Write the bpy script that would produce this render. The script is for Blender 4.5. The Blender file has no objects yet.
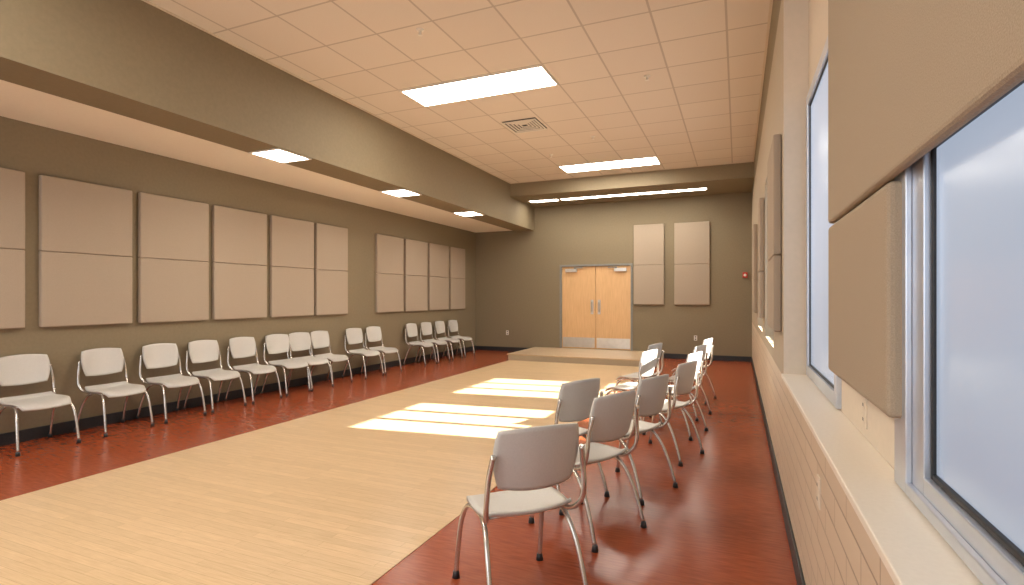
import bpy, bmesh, math, random
from mathutils import Vector, Matrix
random.seed(3)
scene=bpy.context.scene
col=scene.collection

# ---------------------------------------------------------------- materials
def newmat(name):
    m=bpy.data.materials.new(name); m.use_nodes=True
    nt=m.node_tree; b=nt.nodes['Principled BSDF']
    return m,nt,b
def N(nt,t,**kw):
    n=nt.nodes.new(t)
    for k,v in kw.items(): setattr(n,k,v)
    return n
def objcoord(nt,scale=(1,1,1),rot=(0,0,0),loc=(0,0,0)):
    tc=N(nt,'ShaderNodeTexCoord'); mp=N(nt,'ShaderNodeMapping')
    mp.inputs['Scale'].default_value=scale; mp.inputs['Rotation'].default_value=rot; mp.inputs['Location'].default_value=loc
    nt.links.new(tc.outputs['Object'],mp.inputs['Vector']); return mp.outputs['Vector']
def mottled(name,c1,c2,scale=40,rough=.6,bump=.1,metal=0,vscale=(1,1,1),spec=None,dist=.002,detail=4):
    m,nt,b=newmat(name)
    v=objcoord(nt,vscale)
    no=N(nt,'ShaderNodeTexNoise'); no.inputs['Scale'].default_value=scale; no.inputs['Detail'].default_value=detail
    nt.links.new(v,no.inputs['Vector'])
    r=N(nt,'ShaderNodeValToRGB'); r.color_ramp.elements[0].position=.3; r.color_ramp.elements[1].position=.7
    r.color_ramp.elements[0].color=(*c1,1); r.color_ramp.elements[1].color=(*c2,1)
    nt.links.new(no.outputs['Fac'],r.inputs['Fac']); nt.links.new(r.outputs['Color'],b.inputs['Base Color'])
    b.inputs['Roughness'].default_value=rough; b.inputs['Metallic'].default_value=metal
    if spec is not None: b.inputs['Specular IOR Level'].default_value=spec
    if bump:
        bp=N(nt,'ShaderNodeBump'); bp.inputs['Strength'].default_value=bump; bp.inputs['Distance'].default_value=dist
        nt.links.new(no.outputs['Fac'],bp.inputs['Height']); nt.links.new(bp.outputs['Normal'],b.inputs['Normal'])
    return m
def emis(name,c,s):
    m,nt,b=newmat(name); b.inputs['Base Color'].default_value=(*c,1)
    b.inputs['Emission Color'].default_value=(*c,1); b.inputs['Emission Strength'].default_value=s
    return m

M_taupe=mottled('wall_taupe_paint',(.215,.172,.105),(.235,.187,.115),30,.7,.05)
M_taupe2=mottled('bulkhead_taupe_paint',(.225,.180,.110),(.245,.195,.12),30,.7,.05)
M_cream=mottled('cream_paint',(.68,.59,.47),(.71,.61,.49),30,.7,.05)
M_creamceil=mottled('cream_gypsum_ceiling',(.87,.81,.70),(.89,.83,.72),30,.8,.03)
M_panel=mottled('acoustic_fabric',(.36,.295,.225),(.41,.335,.26),260,.95,.35,dist=.001)
M_panelR=mottled('acoustic_fabric_tan',(.33,.265,.185),(.43,.345,.25),300,.95,.8,dist=.002)
M_sill=mottled('sill_solid_surface',(.80,.73,.62),(.84,.77,.66),80,.35,0)
M_black=mottled('black_rubber',(.015,.015,.016),(.025,.025,.027),60,.5,.05)
M_alu=mottled('anodised_aluminium',(.56,.60,.67),(.62,.66,.73),8,.35,0,metal=.7)
M_frameg=mottled('grey_painted_steel',(.20,.20,.19),(.23,.23,.21),20,.5,0)
M_steel=mottled('stainless_steel',(.60,.58,.54),(.66,.64,.60),12,.3,0,metal=.9)
M_chrome=mottled('satin_chair_tube',(.60,.58,.54),(.66,.63,.59),12,.25,0,metal=.85)
M_plastic=mottled('grey_polypropylene',(.55,.54,.51),(.59,.58,.55),120,.42,.06)
M_white=mottled('white_plastic',(.8,.77,.7),(.84,.8,.73),20,.4,0)
M_red=mottled('red_alarm_plastic',(.5,.03,.02),(.55,.04,.02),20,.4,0)
M_light=emis('troffer_lens',(1,.92,.80),25)
M_light2=emis('downlight_lens',(1,.92,.80),25)
M_door=mottled('maple_veneer',(.62,.38,.18),(.72,.46,.23),6,.4,.02,vscale=(6,6,.5))

def red():
    m,nt,b=newmat('red_linoleum')
    v=objcoord(nt,(1.2,9,1)); no=N(nt,'ShaderNodeTexNoise'); no.inputs['Scale'].default_value=7; no.inputs['Detail'].default_value=6
    nt.links.new(v,no.inputs['Vector'])
    r=N(nt,'ShaderNodeValToRGB'); e=r.color_ramp.elements; e[0].position=.3; e[1].position=.7
    e[0].color=(.25,.045,.014,1); e[1].color=(.36,.078,.026,1)
    nt.links.new(no.outputs['Fac'],r.inputs['Fac'])
    nt.links.new(r.outputs['Color'],b.inputs['Base Color'])
    b.inputs['Roughness'].default_value=.26
    n2=N(nt,'ShaderNodeTexNoise'); n2.inputs['Scale'].default_value=60; nt.links.new(objcoord(nt),n2.inputs['Vector'])
    bp=N(nt,'ShaderNodeBump'); bp.inputs['Strength'].default_value=.08; bp.inputs['Distance'].default_value=.001
    nt.links.new(n2.outputs['Fac'],bp.inputs['Height']); nt.links.new(bp.outputs['Normal'],b.inputs['Normal'])
    return m
M_redfloor=red()
def wood(name,ca,cb):
    m,nt,b=newmat(name)
    v=objcoord(nt)
    br=N(nt,'ShaderNodeTexBrick'); br.inputs['Scale'].default_value=1; br.inputs['Brick Width'].default_value=.9; br.inputs['Row Height'].default_value=.06
    br.inputs['Mortar Size'].default_value=.0012; br.inputs['Color1'].default_value=(*ca,1); br.inputs['Color2'].default_value=(*cb,1)
    br.inputs['Mortar'].default_value=(ca[0]*.75,ca[1]*.70,ca[2]*.62,1); br.inputs['Bias'].default_value=0
    nt.links.new(v,br.inputs['Vector'])
    v2=objcoord(nt,(2.0,34,1)); no=N(nt,'ShaderNodeTexNoise'); no.inputs['Scale'].default_value=3; no.inputs['Detail'].default_value=8; no.inputs['Roughness'].default_value=.65
    nt.links.new(v2,no.inputs['Vector'])
    mx=N(nt,'ShaderNodeMix',data_type='RGBA',blend_type='MULTIPLY'); mx.inputs['Factor'].default_value=.8
    r=N(nt,'ShaderNodeValToRGB'); e=r.color_ramp.elements; e[0].position=.3;e[1].position=.68; e[0].color=(.76,.70,.60,1); e[1].color=(1,1,1,1)
    nt.links.new(no.outputs['Fac'],r.inputs['Fac'])
    nt.links.new(br.outputs['Color'],mx.inputs['A']); nt.links.new(r.outputs['Color'],mx.inputs['B'])
    nt.links.new(mx.outputs['Result'],b.inputs['Base Color']); b.inputs['Roughness'].default_value=.3
    return m
M_wood=wood('maple_strip_floor',(.66,.49,.30),(.74,.555,.35))
M_stage=wood('maple_stage',(.60,.46,.31),(.66,.51,.35))
def tile():
    m,nt,b=newmat('acoustic_ceiling_tile')
    v=objcoord(nt,loc=(4.65,-5.70,0))
    br=N(nt,'ShaderNodeTexBrick'); br.offset=0; br.inputs['Scale'].default_value=1; br.inputs['Brick Width'].default_value=.65; br.inputs['Row Height'].default_value=.65
    br.inputs['Mortar Size'].default_value=.011; br.inputs['Mortar Smooth'].default_value=.1
    br.inputs['Color1'].default_value=(.78,.705,.62,1); br.inputs['Color2'].default_value=(.81,.735,.645,1); br.inputs['Mortar'].default_value=(.57,.50,.43,1)
    nt.links.new(v,br.inputs['Vector'])
    no=N(nt,'ShaderNodeTexNoise'); no.inputs['Scale'].default_value=120; no.inputs['Detail'].default_value=3
    nt.links.new(objcoord(nt),no.inputs['Vector'])
    mx=N(nt,'ShaderNodeMix',data_type='RGBA',blend_type='MULTIPLY'); mx.inputs['Factor'].default_value=.15
    nt.links.new(br.outputs['Color'],mx.inputs['A']); nt.links.new(no.outputs['Fac'],mx.inputs['B'])
    nt.links.new(mx.outputs['Result'],b.inputs['Base Color']); b.inputs['Roughness'].default_value=.9
    return m
M_tile=tile()
def block():
    m,nt,b=newmat('painted_concrete_block')
    tc=N(nt,'ShaderNodeTexCoord'); sp=N(nt,'ShaderNodeSeparateXYZ'); cb=N(nt,'ShaderNodeCombineXYZ')
    nt.links.new(tc.outputs['Object'],sp.inputs[0]); nt.links.new(sp.outputs['Y'],cb.inputs['X']); nt.links.new(sp.outputs['Z'],cb.inputs['Y'])
    br=N(nt,'ShaderNodeTexBrick'); br.inputs['Scale'].default_value=1; br.inputs['Brick Width'].default_value=.4; br.inputs['Row Height'].default_value=.1
    br.inputs['Mortar Size'].default_value=.005; br.inputs['Mortar Smooth'].default_value=.6
    br.inputs['Color1'].default_value=(.60,.49,.36,1); br.inputs['Color2'].default_value=(.62,.51,.375,1); br.inputs['Mortar'].default_value=(.42,.33,.235,1)
    nt.links.new(cb.outputs[0],br.inputs['Vector']); nt.links.new(br.outputs['Color'],b.inputs['Base Color'])
    b.inputs['Roughness'].default_value=.5
    bp=N(nt,'ShaderNodeBump'); bp.inputs['Strength'].default_value=.8; bp.inputs['Distance'].default_value=.006; bp.invert=True
    nt.links.new(br.outputs['Fac'],bp.inputs['Height']); nt.links.new(bp.outputs['Normal'],b.inputs['Normal'])
    return m
M_block=block()
def frosted():
    m,nt,b=newmat('frosted_pane_glow')  # emission paints daylight into the panes, brighter towards the top
    tc=N(nt,'ShaderNodeTexCoord'); sp=N(nt,'ShaderNodeSeparateXYZ'); nt.links.new(tc.outputs['Object'],sp.inputs[0])
    no=N(nt,'ShaderNodeTexNoise'); no.inputs['Scale'].default_value=1.2; nt.links.new(tc.outputs['Object'],no.inputs['Vector'])
    ad=N(nt,'ShaderNodeMath',operation='MULTIPLY_ADD'); ad.inputs[1].default_value=.35; nt.links.new(no.outputs['Fac'],ad.inputs[0])
    mr=N(nt,'ShaderNodeMapRange'); mr.inputs['From Min'].default_value=1.0; mr.inputs['From Max'].default_value=1.9; mr.inputs['To Min'].default_value=.0; mr.inputs['To Max'].default_value=.65
    nt.links.new(sp.outputs['Z'],mr.inputs['Value']); nt.links.new(mr.outputs['Result'],ad.inputs[2])
    r=N(nt,'ShaderNodeValToRGB'); e=r.color_ramp.elements; e[0].position=.1;e[1].position=.9
    e[0].color=(.30,.35,.44,1); e[1].color=(.46,.53,.66,1)
    nt.links.new(ad.outputs[0],r.inputs['Fac']); nt.links.new(r.outputs['Color'],b.inputs['Emission Color'])
    b.inputs['Base Color'].default_value=(.08,.095,.115,1); b.inputs['Roughness'].default_value=.22
    b.inputs['Emission Strength'].default_value=.85
    return m
M_frost=frosted()

# ---------------------------------------------------------------- geometry helpers
def obj_from_bm(name,bm,mats,smooth=False,bevel=0,seg=2):
    bmesh.ops.recalc_face_normals(bm,faces=bm.faces)
    me=bpy.data.meshes.new(name); bm.to_mesh(me); bm.free()
    for m in mats: me.materials.append(m)
    if smooth:
        for p in me.polygons: p.use_smooth=True
    o=bpy.data.objects.new(name,me); col.objects.link(o)
    if bevel:
        md=o.modifiers.new('bevel','BEVEL'); md.width=bevel; md.segments=seg; md.limit_method='ANGLE'
    return o
def addbox(bm,x0,x1,y0,y1,z0,z1,mi=0):
    vs=[bm.verts.new((x,y,z)) for x in (x0,x1) for y in (y0,y1) for z in (z0,z1)]
    for f in ((0,1,3,2),(4,6,7,5),(0,4,5,1),(2,3,7,6),(0,2,6,4),(1,5,7,3)):
        fc=bm.faces.new([vs[i] for i in f]); fc.material_index=mi
def boxes(name,lst,mats,bevel=0,seg=2):
    bm=bmesh.new()
    for b in lst: addbox(bm,*b)
    return obj_from_bm(name,bm,mats,bevel=bevel,seg=seg)
def cyl(bm,p0,p1,r0,r1=None,n=16,mi=0):
    r1=r0 if r1 is None else r1
    p0=Vector(p0);p1=Vector(p1); d=(p1-p0).normalized()
    a=d.orthogonal().normalized(); b=d.cross(a)
    A=[];B=[]
    for i in range(n):
        t=2*math.pi*i/n; o=a*math.cos(t)+b*math.sin(t)
        A.append(bm.verts.new(p0+o*r0)); B.append(bm.verts.new(p1+o*r1))
    for i in range(n):
        f=bm.faces.new((A[i],A[(i+1)%n],B[(i+1)%n],B[i])); f.material_index=mi; f.smooth=True
    bm.faces.new(A[::-1]).material_index=mi; bm.faces.new(B).material_index=mi
def catmull(P,k=6):
    P=[Vector(p) for p in P]; Q=[P[0]*2-P[1]]+P+[P[-1]*2-P[-2]]; out=[]
    for i in range(1,len(Q)-2):
        for j in range(k):
            t=j/k; a,b,c,d=Q[i-1:i+3]
            out.append(.5*((2*b)+(c-a)*t+(2*a-5*b+4*c-d)*t*t+(3*b-a-3*c+d)*t**3))
    out.append(P[-1]); return out
def tube(bm,P,r,n=10,mi=0):
    pts=catmull(P); rings=[]; up=Vector((0,1,0))
    for i,p in enumerate(pts):
        d=(pts[min(i+1,len(pts)-1)]-pts[max(i-1,0)]).normalized()
        a=up-d*up.dot(d)
        if a.length<.05: a=Vector((1,0,0))-d*d.x
        a.normalize(); b=d.cross(a)
        rings.append([bm.verts.new(p+(a*math.cos(2*math.pi*j/n)+b*math.sin(2*math.pi*j/n))*r) for j in range(n)])
    for A,B in zip(rings,rings[1:]):
        for j in range(n):
            f=bm.faces.new((A[j],A[(j+1)%n],B[(j+1)%n],B[j])); f.material_index=mi; f.smooth=True
    bm.faces.new(rings[0][::-1]).material_index=mi; bm.faces.new(rings[-1]).material_index=mi
def shell(bm,fn,nu,nv,th,mi=0):
    P=[[fn(-1+2*i/nu,-1+2*j/nv) for j in range(nv+1)] for i in range(nu+1)]
    def nrm(i,j):
        a=P[min(i+1,nu)][j]-P[max(i-1,0)][j]; b=P[i][min(j+1,nv)]-P[i][max(j-1,0)]
        n=a.cross(b); return n.normalized()
    T=[[bm.verts.new(P[i][j]+nrm(i,j)*th*.5) for j in range(nv+1)] for i in range(nu+1)]
    B=[[bm.verts.new(P[i][j]-nrm(i,j)*th*.5) for j in range(nv+1)] for i in range(nu+1)]
    def F(*v):
        f=bm.faces.new(v); f.material_index=mi; f.smooth=True
    for i in range(nu):
        for j in range(nv):
            F(T[i][j],T[i+1][j],T[i+1][j+1],T[i][j+1]); F(B[i][j],B[i][j+1],B[i+1][j+1],B[i+1][j])
    for i in range(nu):
        F(T[i][0],B[i][0],B[i+1][0],T[i+1][0]); F(T[i][nv],T[i+1][nv],B[i+1][nv],B[i][nv])
    for j in range(nv):
        F(T[0][j],T[0][j+1],B[0][j+1],B[0][j]); F(T[nu][j],B[nu][j],B[nu][j+1],T[nu][j+1])

# ---------------------------------------------------------------- room dims
XL,XR=-6.6,.29; YB,YF=13.0,-3.0
HT=4.10; HS=3.79; HL=3.21; XB=-4.88; XC=-5.40; YS=11.4; XO=.62; HR=3.6
boxes('floor',[(XL-.2,XO,YF-.2,YB+.2,-.1,0,0)],[M_redfloor])
boxes('floor_wood',[(-4.82,-1.7,YF,11.2,0,.004,0)],[M_wood])
boxes('wall_left',[(XL-.2,XL,YF,YB,0,HL+.1,0)],[M_taupe])
dx0,dx1,dz0,dz1=-4.19,-2.34,.15,2.27
boxes('wall_back',[(XL-.2,dx0,YB,YB+.2,0,HT+.1,0),(dx1,XO,YB,YB+.2,0,HT+.1,0),(dx0,dx1,YB,YB+.2,dz1,HT+.1,0),(dx0,dx1,YB,YB+.2,0,dz0,0),(dx0,dx1,YB+.16,YB+.2,dz0,dz1,0)],[M_taupe])
boxes('wall_front',[(XL-.2,XO,YF-.2,YF,0,.9,0),(XL-.2,XO,YF-.2,YF,3.0,HT+.1,0),(XL-.2,-6.0,YF-.2,YF,.9,3.0,0),(-.2,XO,YF-.2,YF,.9,3.0,0),(-3.2,-3.0,YF-.2,YF,.9,3.0,0)],[M_cream])  # unseen wall, its openings added for the fill lights
YR=4.1; XG=.44
L=[(XR,XO,YF,YB,0,.9,0),
   (XR,XO,YF,YB,HR,HT+.1,1),
   (XR,XG,YR-.012,YR,.9,HR,2)]
def wallwith(x0,x1,y0,y1,z0,z1,ops,mi):
    out=[]; y=y0
    for (a,b,c,d) in ops:
        out.append((x0,x1,y,a,z0,z1,mi)); out.append((x0,x1,a,b,z0,c,mi)); out.append((x0,x1,a,b,d,z1,mi)); y=b
    out.append((x0,x1,y,y1,z0,z1,mi)); return out
L+=wallwith(XR,XO,YR,YB,.9,HR,[(5.2,6.8,1.0,2.75),(7.5,9.2,1.0,2.75)],3)
L+=wallwith(XG,XO,YF,YR,.9,HR,[(-1.4,1.80,.93,1.90),(2.85,4.05,.93,2.78)],2)
M_tan=mottled('warm_tan_paint',(.42,.35,.25),(.45,.375,.27),30,.7,.05)
boxes('wall_right',L,[M_block,M_taupe2,M_cream,M_tan])
boxes('trim_sill',[(XR-.015,XG,YF,YR-.012,.9,.925,0)],[M_sill],bevel=.004)
boxes('ceiling',[(XB,XO,YF,YS,HT,HT+.1,0),(XL-.2,XC,YF,YB,HL,HL+.1,1)],[M_tile,M_creamceil])
boxes('ceiling_bulkhead',[(XC,XB,YF,YB,HL-.03,HT+.1,0),(XB,XO,YS,YB,HS,HT+.1,0)],[M_taupe2])
boxes('trim_ceiling_angle',[(XB,XB+.025,YF,YS,HT-.012,HT,0),(XR-.025,XR,YF,YS,HT-.012,HT,0),(XB,XR,YS-.025,YS,HT-.012,HT,0)],[M_cream])
boxes('baseboard_left',[(XL,XL+.015,YF,YB,0,.12,0)],[M_black],bevel=.004)
boxes('baseboard_back',[(XL+.015,-4.85,YB-.015,YB,0,.12,0),(-1.7,XR-.015,YB-.015,YB,0,.12,0)],[M_black],bevel=.004)
boxes('baseboard_right',[(XR-.015,XR,YF,YB,0,.12,0)],[M_black],bevel=.004)
boxes('stage_platform',[(-4.85,-1.7,11.2,YB-.002,0,.125,1),(-4.87,-1.68,11.17,YB-.002,.125,.15,0)],[M_stage,M_tan],bevel=.004)

# ---------------------------------------------------------------- windows
def window(name,xp,y0,y1,z0,z1,glassmat,fw=.05,farw=None,depth=.06,glow_pane=True,g=.014,gin=.0):
    farw=farw or fw
    bm=bmesh.new()
    e=.002
    addbox(bm,xp-.01,xp+depth,y0+e,y0+fw,z0+e,z1-e,0); addbox(bm,xp-.01,xp+depth,y1-farw,y1-e,z0+e,z1-e,0)
    addbox(bm,xp-.01,xp+depth,y0+fw,y1-farw,z0+e,z0+fw,0); addbox(bm,xp-.01,xp+depth,y0+fw,y1-farw,z1-fw,z1-e,0)
    if farw>fw:
        addbox(bm,xp-.025,xp-.01,y1-farw*.55,y1-e,z0+e,z1-e,0)
        addbox(bm,xp-.025,xp-.01,y0,y1-farw*.55,z0+e,z0+fw*.45,0)
    a,b,c,d=y0+fw,y1-farw,z0+fw,z1-fw
    for q in ((a,a+g,c,d),(b-g,b,c,d),(a+g,b-g,c,c+g),(a+g,b-g,d-g,d)):
        addbox(bm,xp+gin,xp+depth,*q,1)
    if glow_pane: addbox(bm,xp+gin+.008,xp+gin+.014,a+g,b-g,c+g,d-g,2)
    else:
        for t in (1/3,2/3):
            m=a+(b-a)*t
            addbox(bm,xp+.0,xp+depth,m-.045,m+.045,c,d,0)
        addbox(bm,xp+.0,xp+depth,a,b,c+.42,c+.49,0)
    return obj_from_bm(name,bm,[M_alu,M_black,glassmat],bevel=.003)
window('window_1',XG-.01,-1.4,1.80,.93,1.90,M_frost,fw=.075,farw=.2,gin=.004)
window('window_2',XG-.01,2.85,4.05,.93,2.78,M_frost,fw=.07,g=.01,gin=.002)
window('window_3',XR+.14,5.2,6.8,1.0,2.75,M_frost,fw=.05,glow_pane=False)
window('window_4',XR+.14,7.5,9.2,1.0,2.75,M_frost,fw=.05,glow_pane=False)

# ---------------------------------------------------------------- acoustic panels
def panelbox(name,lst,mat,bev=.012):
    return boxes(name,lst,[mat],bevel=bev,seg=3)
zb,zm,zt=1.14,1.92,2.70
for y0,y1 in [(2.09,2.99),(3.12,4.01),(4.10,4.99),(5.07,5.95),(6.04,6.92),(6.98,7.76),(8.62,9.52),(9.60,10.47),(10.56,11.44),(11.54,12.3)]:
    panelbox('acoustic_wall_panel',[(XL+.001,XL+.06,y0,y1,zb,zm-.002,0),(XL+.001,XL+.06,y0,y1,zm+.002,zt,0)],M_panel)
for x0,x1 in [(-2.31,-1.6),(-1.37,-.59)]:
    panelbox('acoustic_wall_panel',[(x0,x1,YB-.06,YB-.001,1.27,2.208,0),(x0,x1,YB-.06,YB-.001,2.212,3.18,0)],M_panel)
for y0,y1 in [(4.25,5.1),(6.9,7.4),(9.35,10.2)]:
    panelbox('acoustic_wall_panel',[(XR-.055,XR-.001,y0,y1,1.2,1.75,0),(XR-.055,XR-.001,y0,y1,1.754,2.62,0)],M_panel)
panelbox('acoustic_wall_panel',[(XG-.07,XG-.001,1.72,2.74,1.12,1.765,0)],M_panelR,.02)
panelbox('acoustic_wall_panel',[(XG-.07,XG-.037,-.9,2.74,1.775,3.2,0),(XG-.037,XG-.001,-.9,2.74,1.92,3.2,0)],M_panelR,.014)

# ---------------------------------------------------------------- door
def door():
    bm=bmesh.new(); fz=dz1; y0=YB-.02
    addbox(bm,dx0+.001,dx0+.05,y0,YB+.15,dz0,fz-.05,0); addbox(bm,dx1-.05,dx1-.001,y0,YB+.15,dz0,fz-.05,0); addbox(bm,dx0+.001,dx1-.001,y0,YB+.15,fz-.05,fz-.001,0)
    mx=(dx0+dx1)/2
    for s,(a,b) in enumerate(((dx0+.053,mx-.004),(mx+.004,dx1-.053))):
        addbox(bm,a,b,YB+.03,YB+.075,dz0+.008,fz-.053,1)
        addbox(bm,a+.02,b-.02,YB+.026,YB+.031,dz0+.03,dz0+.28,2)
        hx=a+.10 if s==0 else b-.40
        addbox(bm,hx,hx+.30,YB-.03,YB+.03,fz-.19,fz-.11,2)
        cx=(hx+.25) if s==0 else hx+.05
        addbox(bm,min(cx,cx+(.2 if s==0 else -.2)),max(cx,cx+(.2 if s==0 else -.2)),YB-.045,YB-.025,fz-.10,fz-.075,0)
        addbox(bm,cx-.02,cx+.02,YB-.04,YB+.0,fz-.115,fz-.075,0)
        px=mx+(-.09 if s==0 else .09)
        addbox(bm,px-.035,px+.035,YB+.024,YB+.03,1.02,1.38,2)
        cyl(bm,(px,YB-.03,1.08),(px,YB-.03,1.32),.012,mi=2)
        cyl(bm,(px,YB-.03,1.10),(px,YB+.03,1.10),.009,mi=2); cyl(bm,(px,YB-.03,1.30),(px,YB+.03,1.30),.009,mi=2)
    return obj_from_bm('door_1',bm,[M_frameg,M_door,M_steel],bevel=.003)
door()

# ---------------------------------------------------------------- ceiling fixtures
def fixture(name,x0,x1,y0,y1,z,mat,rim=.025):
    bm=bmesh.new(); t=.012; z=z-.001
    addbox(bm,x0,x0+rim,y0,y1,z-t,z,0); addbox(bm,x1-rim,x1,y0,y1,z-t,z,0)
    addbox(bm,x0+rim,x1-rim,y0,y0+rim,z-t,z,0); addbox(bm,x0+rim,x1-rim,y1-rim,y1,z-t,z,0)
    addbox(bm,x0+rim,x1-rim,y0+rim,y1-rim,z-t*.6,z,1)
    return obj_from_bm(name,bm,[M_white,mat])
for x0,x1,y0,y1 in [(-4.0,-2.05,5.72,6.33),(-3.35,-1.4,10.27,10.88),(-4.0,-2.05,1.17,1.78),(-4.0,-2.05,-1.8,-1.2)]:  # last two troffers are unseen, added as fill
    fixture('ceiling_troffer_light',x0,x1,y0,y1,HT,M_light)
for y in (-1.5,1.0,4.88,7.4,9.8):  # the two nearest the front are unseen, added for illumination
    fixture('square_downlight',-5.38,-4.90,y-.26,y+.26,HL-.03,M_light2)
fixture('linear_soffit_light',-4.7,-3.95,12.05,12.3,HS,M_light)
fixture('linear_soffit_light',-3.9,-.6,12.05,12.3,HS,M_light)
def vent():
    bm=bmesh.new(); cx,cy=-3.02,7.62
    for k in range(5):
        r=.27-.05*k; z=HT-.022+.004*k
        for q in ((cx-r,cx+r,cy-r,cy-r+.028),(cx-r,cx+r,cy+r-.028,cy+r),(cx-r,cx-r+.028,cy-r+.028,cy+r-.028),(cx+r-.028,cx+r,cy-r+.028,cy+r-.028)):
            addbox(bm,*q,z-.004,z+.004,0)
    addbox(bm,cx-.27,cx+.27,cy-.27,cy+.27,HT-.004,HT,1)
    obj_from_bm('air_vent',bm,[M_white,M_black])
vent()
for x,y in [(-2.9,4.5),(-2.2,8.6),(-1.0,6.5),(-3.2,9.4)]:
    bm=bmesh.new(); cyl(bm,(x,y,HT),(x,y,HT-.012),.04,.035); cyl(bm,(x,y,HT-.012),(x,y,HT-.05),.01); cyl(bm,(x,y,HT-.05),(x,y,HT-.055),.022)
    obj_from_bm('fire_sprinkler',bm,[M_white])

def plate(name,c,ax,w=.07,h=.115,mat=M_white):
    x,y,z=c; bm=bmesh.new(); t=.006
    if ax=='x-':
        addbox(bm,x-t,x-.0005,y-w/2,y+w/2,z-h/2,z+h/2,0)
        for s in (-1,1): addbox(bm,x-t-.002,x-t,y-.017,y+.017,z+s*.027-.014,z+s*.027+.014,0)
        for s in (-1,1): addbox(bm,x-t-.0025,x-t-.002,y-.008,y-.004,z+s*.027-.006,z+s*.027+.006,1); addbox(bm,x-t-.0025,x-t-.002,y+.004,y+.008,z+s*.027-.006,z+s*.027+.006,1)
    else:
        addbox(bm,x-w/2,x+w/2,y-t,y-.0005,z-h/2,z+h/2,0)
        for s in (-1,1): addbox(bm,x-.017,x+.017,y-t-.002,y-t,z+s*.027-.014,z+s*.027+.014,1)
    return obj_from_bm(name,bm,[mat,M_black])
plate('wall_outlet',(XR,2.35,.70),'x-',mat=M_cream)
plate('wall_switch_plate',(XG,2.35,1.02),'x-',mat=M_cream)
plate('wall_outlet',(-5.65,YB,.5),'y')
plate('wall_outlet',(-.9,YB,.5),'y')
bm=bmesh.new(); addbox(bm,.10,.20,YB-.05,YB-.001,1.88,2.0,0); cyl(bm,(.15,YB-.05,1.94),(.15,YB-.07,1.94),.03,mi=1)
obj_from_bm('fire_alarm',bm,[M_red,M_white],bevel=.006)

# ---------------------------------------------------------------- chairs
def chair_mesh():
    bm=bmesh.new()
    def seat(u,v):
        c=.55
        yy=.232*u*math.sqrt(1-c*v*v/2)*(1-.03*v); xx=.225*v*math.sqrt(1-c*u*u/2)
        z=.453-.018*(1-u*u)*(1-v*v*.6)+(-.045*max(0,v-.45)**2*4 if v>.45 else 0)+(.05*max(0,-v-.6)**2*4)
        return Vector((xx+.01,yy,z))
    shell(bm,lambda a,b:seat(b,a),16,16,.014,0)
    def back(u,v):
        c=.42
        yy=.222*u*math.sqrt(1-c*v*v/2)*(.955+.045*v); h=.148*v*math.sqrt(1-c*u*u/2)
        z=.73+h
        x=-.265-.20*h+.055*(yy/.22)**2 -.006*(1-v*v)
        return Vector((x,yy,z))
    shell(bm,back,18,14,.014,0)
    for s in (-1,1):
        tube(bm,[(.235,s*.24,.03),(.215,s*.236,.16),(.185,s*.228,.31),(.14,s*.215,.395),(.06,s*.205,.424),(-.08,s*.206,.424),(-.165,s*.222,.44),(-.215,s*.242,.495),(-.232,s*.244,.57),(-.236,s*.236,.66),(-.252,s*.220,.76)],.0125,mi=1)
        tube(bm,[(-.28,s*.24,.03),(-.245,s*.234,.15),(-.19,s*.225,.29),(-.125,s*.213,.385),(-.06,s*.206,.421)],.0125,mi=1)
        for x in (.237,-.283):
            cyl(bm,(x,s*.24,.0),(x,s*.24,.035),.020,.015,mi=2)
    for x in (.1,-.09):
        cyl(bm,(x,-.206,.42),(x,.206,.42),.009,mi=1)
    bmesh.ops.recalc_face_normals(bm,faces=bm.faces)
    me=bpy.data.meshes.new('stacking_chair'); bm.to_mesh(me); bm.free()
    for m in (M_plastic,M_chrome,M_black): me.materials.append(m)
    return me
CM=chair_mesh()
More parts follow.
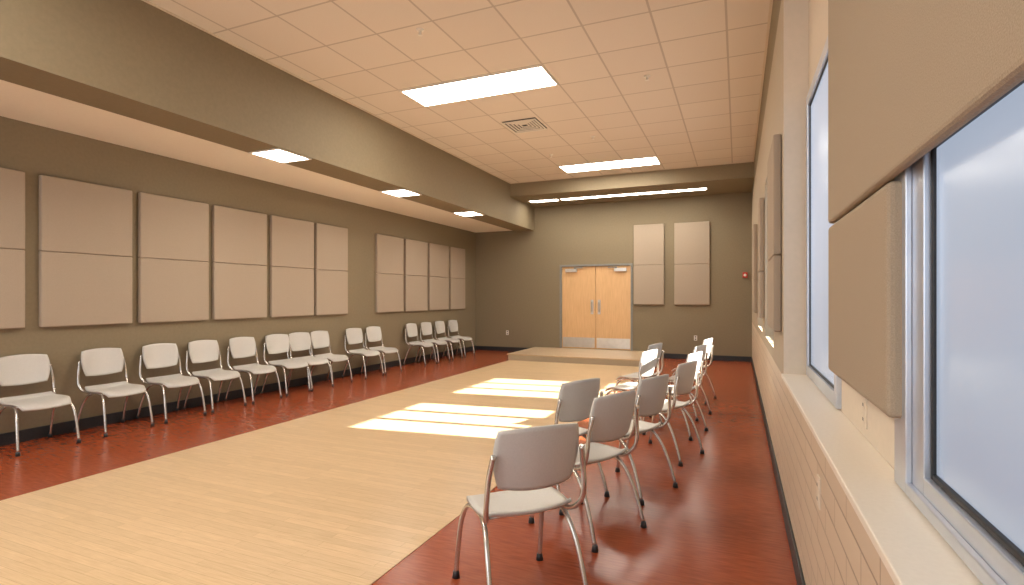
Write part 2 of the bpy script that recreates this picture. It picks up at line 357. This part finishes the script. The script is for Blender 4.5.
def chair(x,y,ang):
    o=bpy.data.objects.new('stacking_chair',CM); col.objects.link(o)
    o.location=(x,y,.0); o.rotation_euler=(0,0,math.radians(ang)); return o
for y in (2.95,3.67,4.31,4.89,5.49,6.10,6.55,7.02,7.88,8.45,9.77,10.35,10.96,11.58):
    chair(-6.27,y,random.uniform(-3,3))
def chair_back_at(bx,by,ang):
    a=math.radians(ang); return chair(bx+.27*math.cos(a),by+.27*math.sin(a),ang)
for bx,by,ang in [(-.81,2.24,136),(-.66,3.2,155),(-.99,3.62,155),(-.54,4.0,158),(-.39,5.0,162),(-.39,5.9,165),(-.39,6.8,165),(-.36,7.9,168),(-.86,5.94,165),(-.92,6.8,165)]:
    chair_back_at(bx,by,ang)

# ---------------------------------------------------------------- lights
w=bpy.data.worlds.new('sky'); scene.world=w; w.use_nodes=True
bg=w.node_tree.nodes['Background']; bg.inputs['Color'].default_value=(.75,.85,1,1); bg.inputs['Strength'].default_value=1.5
sd=bpy.data.lights.new('sun','SUN'); sd.energy=34; sd.angle=.012; sd.color=(1,.94,.84)
so=bpy.data.objects.new('sun',sd); col.objects.link(so)
so.rotation_euler=Vector((-1.67,-.2,-1)).to_track_quat('-Z','Y').to_euler()
for cx,wd in ((-4.6,2.8),(-1.6,2.8)):  # area lights added behind the camera to fill the room
    ad=bpy.data.lights.new('front_fill_light','AREA'); ad.shape='RECTANGLE'; ad.size=wd-.02; ad.size_y=2.08; ad.energy=40; ad.color=(.92,.96,1)
    ao=bpy.data.objects.new('front_fill_light',ad); col.objects.link(ao); ao.location=(cx,YF-.1,1.95)
    ao.rotation_euler=Vector((0,1,.12)).to_track_quat('-Z','Z').to_euler()

# ---------------------------------------------------------------- camera
cd=bpy.data.cameras.new('camera'); cd.sensor_width=36; cd.lens=18.7; cd.shift_y=.0044; cd.clip_start=.02
co=bpy.data.objects.new('camera',cd); col.objects.link(co)
co.location=(0,0,1.45); co.rotation_euler=(math.radians(90),0,math.radians(23.0))
scene.camera=co
try:
    scene.view_settings.view_transform='Standard'
except Exception as e: print(e)
